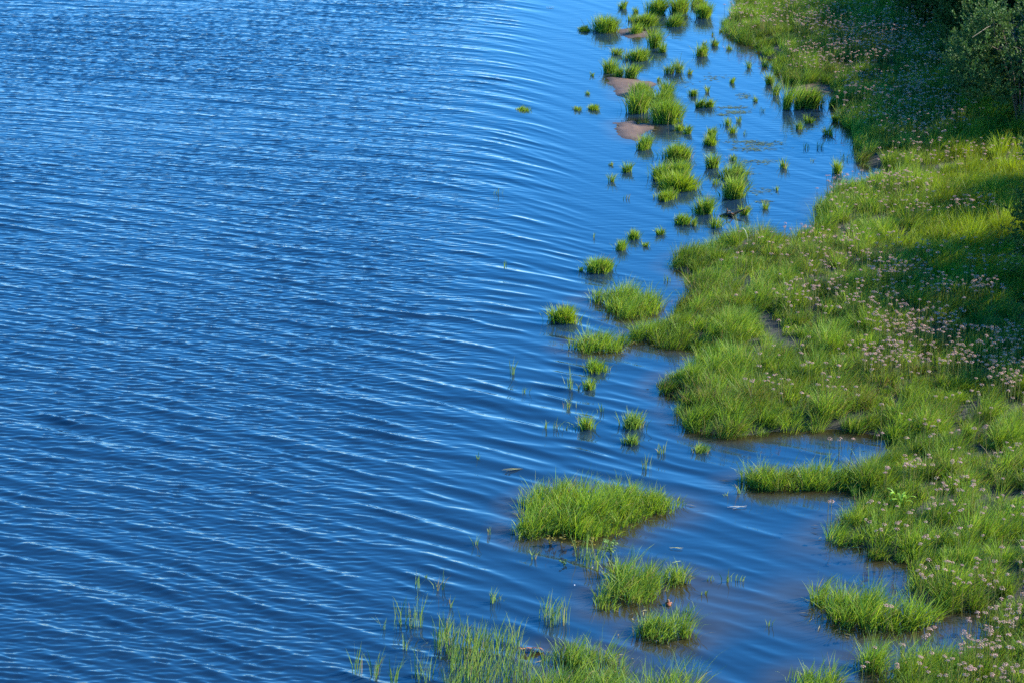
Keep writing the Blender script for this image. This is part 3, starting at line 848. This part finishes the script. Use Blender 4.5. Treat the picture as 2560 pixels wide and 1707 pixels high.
# where the flower heads are seen: (x0, x1, y0, y1, count, patch)
FL = [
 (2420, 2560, 1510, 1620, 50, 0), (2400, 2560, 1600, 1707, 42, 0), (2290, 2420, 1610, 1690, 16, 1), (2140, 2300, 1610, 1670, 6, 1),
 (2380, 2430, 1575, 1612, 7, 2), (2300, 2345, 1565, 1592, 4, 3), (2215, 2235, 1505, 1520, 2, 3), (2290, 2480, 1392, 1465, 32, 4), (2480, 2560, 1400, 1500, 12, 4),
 (2260, 2335, 1135, 1168, 20, 5), (2210, 2240, 1165, 1185, 6, 5), (2360, 2425, 1118, 1160, 9, 5), (2340, 2435, 1188, 1225, 15, 6), (2160, 2290, 1250, 1330, 18, 7),
 (2310, 2560, 1195, 1340, 34, 8), (2480, 2560, 1100, 1145, 9, 5), (2060, 2145, 1092, 1106, 4, 9), (2290, 2345, 1335, 1362, 6, 7), (2070, 2100, 1250, 1260, 2, 9),
 (2150, 2400, 740, 840, 120, 10), (2230, 2420, 770, 835, 80, 10), (2100, 2430, 850, 905, 150, 10), (2440, 2560, 815, 862, 80, 10), (2455, 2560, 885, 965, 80, 10),
 (1990, 2240, 700, 765, 80, 10), (1980, 2560, 880, 1085, 110, 10), (1965, 2110, 700, 1000, 40, 10), (1880, 1990, 800, 1010, 24, 10),
 (2200, 2560, 345, 402, 110, 10), (2060, 2335, 430, 525, 130, 10), (2380, 2490, 485, 522, 45, 10), (2010, 2235, 570, 685, 100, 10), (2180, 2295, 648, 682, 60, 10),
 (2270, 2500, 680, 718, 100, 10), (2200, 2330, 425, 445, 36, 10), (2040, 2195, 438, 490, 18, 10), (1960, 2045, 556, 572, 10, 10), (2000, 2255, 590, 760, 60, 10),
 (2290, 2560, 590, 690, 60, 10), (1840, 2000, 570, 760, 40, 10), (1960, 2100, -10, 55, 70, 10), (2010, 2085, 30, 75, 40, 10), (2080, 2270, 50, 115, 190, 10),
 (1960, 2210, 100, 165, 130, 10), (2200, 2265, 80, 135, 40, 10), (2260, 2420, 80, 300, 300, 10), (2100, 2300, 175, 220, 70, 10), (2080, 2310, 210, 310, 110, 10),
 (2180, 2360, 275, 335, 44, 10), (2100, 2370, 5, 65, 120, 10), (1845, 1970, 5, 70, 60, 10), (2560, 2680, 340, 1700, 150, 10),
]
PATCH = {
 0: "pale pink flowering rush in the crowded near corner of the bank beside the brown inlet",
 1: "pale pink flowering rush scattered on the bank's lowest lobe under the slanting island",
 2: "pink flowering rush leaning out over blue water from the crowded near corner",
 3: "pink flowering rush at the slanting grass island",
 4: "pale pink flowering rush on the lobe behind the brown inlet",
 5: "pale pink flowering rush on the rise right of the grassy spur",
 6: "pale pink flowering rush in shaded hollow right of the grassy spur's notch",
 7: "pale pink flowering rush on the blunt lobe with the bright yellow-green weed",
 8: "scattered pale pink flowering rush on the open grass behind the brown inlet's lobe",
 9: "thin-stalked flowering rush standing up against water behind a grass spur",
 10: "pale pink flowering rush among the meadow",
}
fl = []
for (a, b, c, dd, n, pt) in FL:
    if pt == 10: n = int(n * (.85 if c > 340 else 1.6))
    if pt == 10:                                              # loose drifts rather than an even scatter
        kx = rng.uniform(a, b, max(2, n // 7)); ky = rng.uniform(c, dd, len(kx))
        j = rng.integers(0, len(kx), n)
        sx = np.minimum(26, (b - a) * .3); sy = np.minimum(9, (dd - c) * .3)
        px = np.where(rng.random(n) < .6, kx[j] + rng.normal(0, sx, n), rng.uniform(a, b, n))
        py = np.where(rng.random(n) < .6, ky[j] + rng.normal(0, sy, n), rng.uniform(c, dd, n))
    else:
        px = rng.uniform(a, b, n); py = rng.uniform(c, dd, n)
    for i in range(n): fl.append((px[i], py[i], pt))
fl.sort(key=lambda t: (t[2] == 10, -t[1]))
ind = [t for t in fl if t[2] != 10]
mass = [t for t in fl if t[2] == 10]
def place_flower(t):
    hz = random.uniform(.42, .56)
    for _ in range(3):
        x, y = (float(v) for v in W(t[0], t[1], hz))
        d_ = float(look(LSD, np.array([x]), np.array([y]))[0])
        zg = float(land_z(np.array([x]), np.array([y]), np.array([d_]))[0]) if d_ > 0 else 0
        hz = max(zg, 0) + .40 + .12 * ((t[0] * 7.13) % 1.0)
    return x, y, hz
for i, t in enumerate(ind):
    x, y, hz = place_flower(t)
    r = bpy.data.objects.new("flowering_rush", None); COL.objects.link(r)
    r.empty_display_size = .05
    r.location = (x, y, hz - .60); 
    tag(r, PATCH[t[2]], "flower", PATCH[t[2]].replace("pale pink flowering rush", "flowering rushes").replace("pink flowering rush", "flowering rushes"))
    k = random.randrange(NV)
    rot = random.uniform(0, TWO); sc = random.uniform(.68, 1.08)
    h = obj("flower_head", HEAD_ME[k], r, (0, 0, .60)); h.rotation_euler = (random.uniform(-.25, .25), random.uniform(-.25, .25), rot); h.scale = (sc, sc, sc)
    s_ = obj("stem", STEM_ME[(k + 1) % NV], r, (0, 0, .60)); s_.rotation_euler = (0, 0, rot)
hv = [np.concatenate(g.v) for g in HEADS]; hc = [np.concatenate(g.c) for g in HEADS]
sv = [np.concatenate(g.v) for g in STEMS]; sc_ = [np.concatenate(g.c) for g in STEMS]
G = Geo()
for t in mass:
    x, y, hz = place_flower(t)
    if float(look(LSD, np.array([x]), np.array([y]))[0]) < -.1: continue
    k = random.randrange(NV); a = random.uniform(0, TWO); s = random.uniform(.70, 1.08)
    Rm = np.array([[math.cos(a), -math.sin(a), 0], [math.sin(a), math.cos(a), 0], [0, 0, 1]])
    off = np.array([x, y, hz])
    G.add(hv[k] @ Rm.T * s + off, [np.concatenate(f) for f in HEADS[k].f.values()], hc[k])
    G.add(sv[k] @ Rm.T + off, [np.concatenate(f) for f in STEMS[k].f.values()], sc_[k])
tag(obj("flowers", G.build("flowers", M_PETAL)), "drifts of pale pink flowering rush spread over the middle and far bank", "flowers", kind="stuff")

# ------------------------------------------------------------------ willow shrubs
def shrub(name, px, py, rad, h, label, nl=54000, silver=.5, seed=1, xy=None, link=True):
    q = np.random.default_rng(seed)
    cx, cy = (float(v) for v in W(px, py)) if xy is None else xy
    root = bpy.data.objects.new(name, None); COL.objects.link(root); root.location = (cx, cy, 0.15)
    g = Geo()
    tips = []
    ns = 7
    for i in range(ns):
        az = i * TWO / ns + q.uniform(-.4, .4); out = rad * q.uniform(.35, .8)
        top = np.array([out * math.cos(az), out * math.sin(az), h * q.uniform(.6, .95)])
        mid = top * np.array([.35, .35, .5]) + q.normal(0, .06, 3)
        g.tube([np.array([.06 * math.cos(az), .06 * math.sin(az), -.2]), mid, top], [.035, .024, .008], (.09, .07, .045), 6)
        tips.append(top)
        for j in range(5):
            t = q.uniform(.3, .95); b0 = mid + (top - mid) * t
            e = b0 + np.array([q.normal(0, .4) * rad, q.normal(0, .4) * rad, q.uniform(-.1, .3) * h])
            g.tube([b0, (b0 + e) / 2 + (0, 0, .04), e], [.012, .008, .004], (.10, .08, .05), 4)
            tips.append(e)
    st = obj("trunk", g.build("trunk", M_DRY), root)
    # foliage: sprays of narrow leaves spread over lobes through the crown
    nlobe = 36
    lobes = []
    for i in range(nlobe):
        el = q.uniform(-.85, 1.0); az = q.uniform(0, TWO); rr = q.uniform(.55, 1.0)
        lobes.append((rad * rr * math.cos(az) * math.sqrt(max(0, 1 - el * el * .8)), rad * rr * math.sin(az) * math.sqrt(max(0, 1 - el * el * .8)), h * (.5 + .45 * el * rr)))
    lobes = np.array(lobes)
    nspray = nl // 14
    li = q.integers(0, nlobe, nspray)
    dirs = q.normal(0, 1, (nspray, 3)); dirs /= np.linalg.norm(dirs, axis=1)[:, None]
    lr = rad * .33 * q.uniform(.7, 1.25, nlobe)
    c = lobes[li] + dirs * (lr[li] * q.random(nspray) ** .4)[:, None] * np.array([1, 1, .85])
    c[:, 2] = np.maximum(c[:, 2], .12)
    ax = dirs + np.array([0, 0, .7]) + q.normal(0, .4, (nspray, 3)); ax /= np.linalg.norm(ax, axis=1)[:, None]
    k = np.repeat(np.arange(nspray), 14); m = len(k)
    t = q.uniform(-.5, .5, m) * .20
    base = c[k] + ax[k] * t[:, None]
    ld = ax[k] * .7 + q.normal(0, .55, (m, 3)); ld /= np.linalg.norm(ld, axis=1)[:, None]
    sd = np.cross(ld, q.normal(0, 1, (m, 3))); sd /= np.linalg.norm(sd, axis=1)[:, None]
    Lf = q.uniform(.05, .085, m)[:, None]; wf = q.uniform(.011, .018, m)[:, None]
    V = np.stack([base, base + ld * Lf * .45 + sd * wf, base + ld * Lf, base + ld * Lf * .45 - sd * wf], 1)
    cA = np.array((.026, .078, .012)); cB = np.array((.080, .125, .040))
    mix = np.clip(silver * q.uniform(.2, 1.4, m) , 0, 1)[:, None]
    colr = (cA * (1 - mix) + cB * mix) * q.uniform(.7, 1.3, (nspray, 1))[k]
    f = np.arange(m * 4).reshape(m, 4)
    obj("crown", mesh_np("crown", V.reshape(-1, 3), [f], M_LEAF, np.repeat(colr, 4, 0)), root)
    tag(root, label, "shrub", "willow shrubs along the bank's far side")
    return root
def twin(src, x, y, sc, rz, label, z=.15):
    r = src.copy(); COL.objects.link(r)
    r.location = (x, y, z); r.scale = (sc[0], sc[1], sc[2]); r.rotation_euler = (0, 0, rz); r["label"] = label
    for ch in src.children:
        c = ch.copy(); COL.objects.link(c); c.parent = r
    return r
sh_a = shrub("willow_shrub", 2560, 342, 1.7, 3.0, "silver-green willow shrub nearest, filling the bank's shaded right edge", seed=5, silver=.6)
sh_b = shrub("willow_shrub", 2500, 120, 1.9, 3.4, "tall sunlit-topped willow shrub behind the nearest one", seed=6, silver=.45)
sh_d = shrub("willow_shrub", 2478, 262, .95, 1.7, "low rounded willow shrub in front, at the foot of the shaded thicket", nl=30000, seed=8, silver=.5)
sh_c = shrub("willow_shrub", 2345, 62, 1.3, 2.2, "dark willow shrub deep in shade at the far end of the bank", seed=7, silver=.3)
sh_e = shrub("willow_shrub", 2450, 165, 1.15, 2.2, "middling willow shrub in deep shade between the dark far one and the low rounded one", nl=36000, seed=9, silver=.4)
ex = lambda py: float(W(2560, py)[0])
ey = lambda py: float(W(2560, py)[1])
# more of the same thicket, standing just beyond the right edge; they throw the long shadows over the bank, and an added back row blocks sky light
OFF = [(ex(py) + dx, ey(py), sc, rz) for (py, dx, sc, rz) in [
    (-20, 6.0, (1.8, 1.8, 1.7), 1.6), (70, 6.0, (1.8, 1.8, 1.7), .3), (160, 5.5, (1.7, 1.7, 1.45), 5.0), (250, 5.0, (1.6, 1.5, 1.4), 3.6),  # back row, added out of view to block the sky and deepen the shade
    (-60, .2, (1.1, 1.1, 1.6), .6), (-10, 2.2, (1.3, 1.3, 1.8), 2.0), (35, 1.4, (1.2, 1.2, 1.7), 2.6), (75, 1.7, (1.1, 1.1, 1.5), 4.2), (120, 1.7, (1.0, 1.0, 1.1), .9), (165, 1.8, (1.0, 1.0, 1.05), 3.0),
    (205, 1.9, (1.0, 1.0, 1.2), 5.5), (240, 2.0, (1.1, .9, 1.45), 1.6), (268, 1.8, (1.0, .8, 1.25), 2.9),
    (352, 1.5, (.9, .6, .75), 3.3), (520, 1.5, (.85, .4, .8), 1.1), (695, 1.8, (1.0, .75, 1.12), 5.1), (738, 1.7, (1.0, .7, 1.0), .4),
    (870, 1.6, (.9, .5, .8), 2.2), (930, 1.5, (.7, .4, .6), 4.4)]]
for i, (x, y, sc, rz) in enumerate(OFF):
    twin(sh_a if i % 2 else sh_b, x, y, sc, rz, "willow shrub of the thicket beyond the bank's right edge")

# ------------------------------------------------------------------ small things in the water and on the bank
def at(px, py, z=0.0):
    x, y = W(px, py, z); return float(x), float(y)
def leafpatch(g, pts, w, col, z):
    """a narrow curved leaf lying or standing along pts (local)"""
    pts = np.asarray(pts, float); n = len(pts)
    V = []
    for i in range(n):
        t = pts[min(i + 1, n - 1)] - pts[max(i - 1, 0)]
        sd = np.cross(t, (0, 0, 1.0)); sd = sd / (np.linalg.norm(sd) + 1e-9)
        hw = w * (math.sin(math.pi * (i + .35) / (n - .3)) * .9 + .1) * .5
        V += [pts[i] - sd * hw, pts[i] + sd * hw + np.array([0, 0, hw * .3])]
    g.add(V, [np.array([(2 * i, 2 * i + 1, 2 * i + 3, 2 * i + 2) for i in range(n - 1)])], col)

# brown rootstock bobbing by the fan-shaped island: a rounded two-part body with a pale top bud
def blob(g, c, r, col, seed, amp=.18):
    q = np.random.default_rng(seed)
    nu, nv = 12, 8
    V = []
    for j in range(nv + 1):
        for i in range(nu):
            a = TWO * i / nu; b = math.pi * j / nv - math.pi / 2
            k = 1 + amp * q.uniform(-1, 1)
            V.append((c[0] + r[0] * k * math.cos(b) * math.cos(a), c[1] + r[1] * k * math.cos(b) * math.sin(a), c[2] + r[2] * k * math.sin(b)))
    F = [(j * nu + i, j * nu + (i + 1) % nu, (j + 1) * nu + (i + 1) % nu, (j + 1) * nu + i) for j in range(nv) for i in range(nu)]
    g.add(V, [np.array(F)], col)
x, y = at(1671, 1512)
g = Geo()
blob(g, (0, 0, .012), (.040, .05, .034), (.15, .045, .015), 1)
blob(g, (-.004, .01, .052), (.020, .022, .030), (.20, .10, .05), 2)
blob(g, (.030, .01, .030), (.018, .02, .012), (.24, .11, .07), 3)
leafpatch(g, [(-.03, 0, .05), (-.042, 0, .02), (-.04, 0, -.02)], .03, (.02, .014, .01), 0)
tag(obj("rootstock", g.build("rootstock", M_DRY, True), loc=(x, y, 0)), "small rounded orange-brown rootstock floating beside the ragged grass island", "rootstock")
# brown withered leaves in the nearest reeds
x, y = at(1322, 1628)
g = Geo()
q = np.random.default_rng(4)
for i in range(9):
    a = -.13 + .035 * i
    leafpatch(g, [(a - .03, q.normal(0, .01), .01), (a - .01, 0, .035 + q.uniform(0, .02)), (a + .02, 0, .04 + q.uniform(-.01, .02)), (a + .045, q.normal(0, .01), .008)], .045, np.array((.19, .075, .035)) * q.uniform(.6, 1.5), 0)
tag(obj("withered_leaves", g.build("withered_leaves", M_DRY), loc=(x, y, .0)), "curled reddish-brown withered leaves lying in the nearest reeds", "dead leaves")
# driftwood by the round headland
x, y = at(1824, 541)
g = Geo()
g.tube([(-.20, 0, .0), (-.08, .01, .03), (.06, 0, .035), (.18, .02, .09), (.30, .03, .13)], [.02, .035, .038, .022, .012], (.035, .035, .022), 7)
g.tube([(-.06, 0, .03), (-.05, .0, .12), (-.06, 0, .17)], [.022, .015, .006], (.09, .05, .03), 6)
g.tube([(.02, 0, .02), (.06, -.1, .02), (.08, -.2, -.02)], [.02, .014, .008], (.04, .04, .025), 6)
drift = obj("driftwood", g.build("driftwood", M_DRY, True), loc=(x, y, 0))
tag(drift, "dark forked driftwood half sunk behind the round headland, bark reddish on top", "driftwood")
g = Geo()
leafpatch(g, [(-.05, -.03, .05), (-.035, -.03, .11), (.0, -.03, .12), (.05, -.03, .06), (.09, -.03, .05)], .06, (.42, .20, .09), 0)
obj("bark", g.build("bark", M_DRY), drift)
# pale bent dead stalk on the headland
x, y = at(1860, 628)
g = Geo()
pts = np.array([(.06, 0, .0), (.05, 0, .20), (.01, 0, .30), (-.03, 0, .35), (-.07, 0, .35), (-.10, 0, .32)])
g.tube(pts, [.006, .007, .008, .008, .006, .003], (.46, .46, .30), 6)
tag(obj("dead_stalk", g.build("dead_stalk", M_DRY, True), loc=(x, y, .1)), "pale cream bent dead stalk arching over a dark hollow in the headland grass", "stalk")
# leafy dock by the ragged island
def leafy(name, px, py, h, n, lw, col, label, cat, seed, spread=.06):
    q = np.random.default_rng(seed)
    x, y = at(px, py)
    root = bpy.data.objects.new(name, None); COL.objects.link(root); root.location = (x, y, 0)
    g = Geo(); s = Geo()
    for i in range(3):
        a = q.uniform(0, TWO); top = np.array([spread * math.cos(a), spread * math.sin(a), h * q.uniform(.7, 1)])
        s.tube([(0, 0, -.08), top * (.4, .4, .5), top], [.006, .005, .003], np.array(col) * 1.2, 5)
        for j in range(n // 3):
            t = q.uniform(.15, 1); b = top * t; az = q.uniform(0, TWO); l = h * q.uniform(.25, .45)
            d_ = np.array([math.cos(az), math.sin(az), 0])
            leafpatch(g, [b, b + d_ * l * .4 + (0, 0, l * .35), b + d_ * l * .8 + (0, 0, l * .4), b + d_ * l + (0, 0, l * .25)], lw, np.array(col) * q.uniform(.7, 1.4), 0)
    obj("stem", s.build("stem", M_GRASS), root); obj("foliage", g.build("foliage", M_LEAF), root)
    return tag(root, label, cat)
leafy("water_dock", 1528, 1388, .24, 24, .030, (.10, .17, .04), "upright broad-leaved water dock at the back of the ragged grass island", "water plant", 1)
leafy("water_dock", 1413, 1414, .09, 12, .03, (.05, .11, .03), "tiny dark leafy plant alone below the largest island", "water plant", 2)
leafy("bright_weed", 2252, 1290, .42, 18, .03, (.17, .30, .03), "vivid yellow-green leafy weed poking out of the blunt bank lobe", "weed", 3, .12)
YW = [(1376, 1362, "yellowing water plant at the left below the largest island"), (1437, 1372, "yellowing water plant with two spear leaves in the middle below the largest island"), (1478, 1366, "small orange-budded water plant at the right below the largest island"), (1400, 1362, "orange-based water plant second from left below the largest island")]
for i, (px, py, lb) in enumerate(YW):
    leafy("water_plant", px, py, .14, 15, .022, (.14, .12, .02), lb, "water plant", 10 + i, .05)
# floating blades
FB = [(1283, 1176, .27, 3, (.25, .24, .05), "yellow floating reed blades adrift left of the largest island"), (1375, 21, .22, 2, (.45, .36, .10), "yellowish floating blade far out at the upper edge of open water"),
      (1846, 1270, .24, 3, (.30, .29, .22), "broken pale reed stems floating off the grassy spur"), (1690, 1373, .18, 2, (.30, .28, .06), "olive floating blade in the bay right of the dock plant"),
      (1688, 1405, .12, 2, (.30, .34, .14), "short green floating blade beside the ragged island's tip"), (1505, 797, .30, 2, (.10, .11, .05), "dark floating stem between the two-lobed island and grass spit")]
for (px, py, l, n, c, lb) in FB:
    x, y = at(px, py); g = Geo(); q = np.random.default_rng(px)
    for i in range(n):
        a = q.normal(0.05, .25); o = q.normal(0, .015, 2)
        leafpatch(g, [(-l / 2 * math.cos(a) + o[0], -l / 2 * math.sin(a) + o[1], .012), (0 + o[0], o[1], .022), (l / 2 * math.cos(a) + o[0], l / 2 * math.sin(a) + o[1], .016)], .014, np.array(c) * q.uniform(.8, 1.2), 0)
    tag(obj("floating_blade", g.build("floating_blade", M_DRY), loc=(x, y, .004)), lb, "floating reed")
x, y = at(1436, 1463); g = Geo(); blob(g, (0, 0, .01), (.010, .008, .006), (.8, .8, .78), 9, .05)
tag(obj("foam_fleck", g.build("foam_fleck", M_PETAL, True), loc=(x, y, 0)), "tiny white foam fleck in dark water left of the ragged island", "foam")
# floating weed in the lagoon: countless small leaves on the surface
g = Geo(); q = np.random.default_rng(21)
WD = [(1830, 270, 50, 4, 90), (1840, 282, 36, 5, 110), (1808, 288, 14, 3, 30), (1860, 242, 26, 8, 60), (1780, 195, 30, 10, 40), (1860, 355, 60, 3, 80), (1900, 362, 50, 5, 120), (1880, 374, 60, 6, 120), (1850, 410, 50, 8, 50), (1900, 405, 40, 5, 60), (1900, 480, 40, 10, 40), (1870, 435, 24, 6, 30), (1910, 505, 20, 4, 40), (1700, 210, 40, 14, 24)]
for (px, py, sx, sy, n) in WD:
    for i in range(n):
        x, y = at(px + q.normal(0, sx * .5), py + q.normal(0, sy * .5))
        if float(look(ISD, np.array([x]), np.array([y]))[0]) > -.05: continue
        a = q.normal(0, .5); l = q.uniform(.05, .16); w = q.uniform(.01, .03)
        dx, dy = math.cos(a) * l / 2, math.sin(a) * l / 2
        g.add([(x - dx, y - dy, .006), (x + dy * w / l, y - w / 2, .008), (x + dx, y + dy, .006), (x - dy * w / l, y + w / 2, .009)], [[0, 1, 2, 3]], np.array((.05, .085, .04)) * q.uniform(.6, 1.4))
tag(obj("water_weed", g.build("water_weed", M_DRY)), "dark floating weed in thin streaks on the calm lagoon", "water weed", kind="stuff")

# drowned dead stems along the waterline, countless and matted
n = 26000
x = rng.uniform(-.5, 12, n); y = rng.uniform(26, 68, n)
d = look(ISD, x, y)
k = (d > -.30) & (d < .03) & (rng.random(n) < np.exp(-np.maximum(-d, 0) / .10) * (.15 + 1.1 * sstep(.4, .7, fbm(x * 1.3, y * 1.3 + 9, 3))))
x, y = x[k], y[k]; n = len(x)
a = rng.uniform(0, TWO, n); l = rng.uniform(.05, .20, n); w = rng.uniform(.004, .009, n); zz = rng.uniform(.006, .03, n)
dx, dy = np.cos(a) * l / 2, np.sin(a) * l / 2; ex_, ey_ = -np.sin(a) * w, np.cos(a) * w
V = np.stack([np.stack([x - dx, y - dy, zz * .4], 1), np.stack([x + ex_, y + ey_, zz], 1), np.stack([x + dx, y + dy, zz * .6], 1), np.stack([x - ex_, y - ey_, zz + .003], 1)], 1)
c = DRYC[rng.integers(0, 3, n)] * rng.uniform(.35, 1.0, (n, 1))
tag(obj("dead_straw", mesh_np("dead_straw", V.reshape(-1, 3), [np.arange(n * 4).reshape(n, 4)], M_DRY, np.repeat(c, 4, 0))), "dead straw and broken stems matted along the waterline", "straw", kind="stuff")
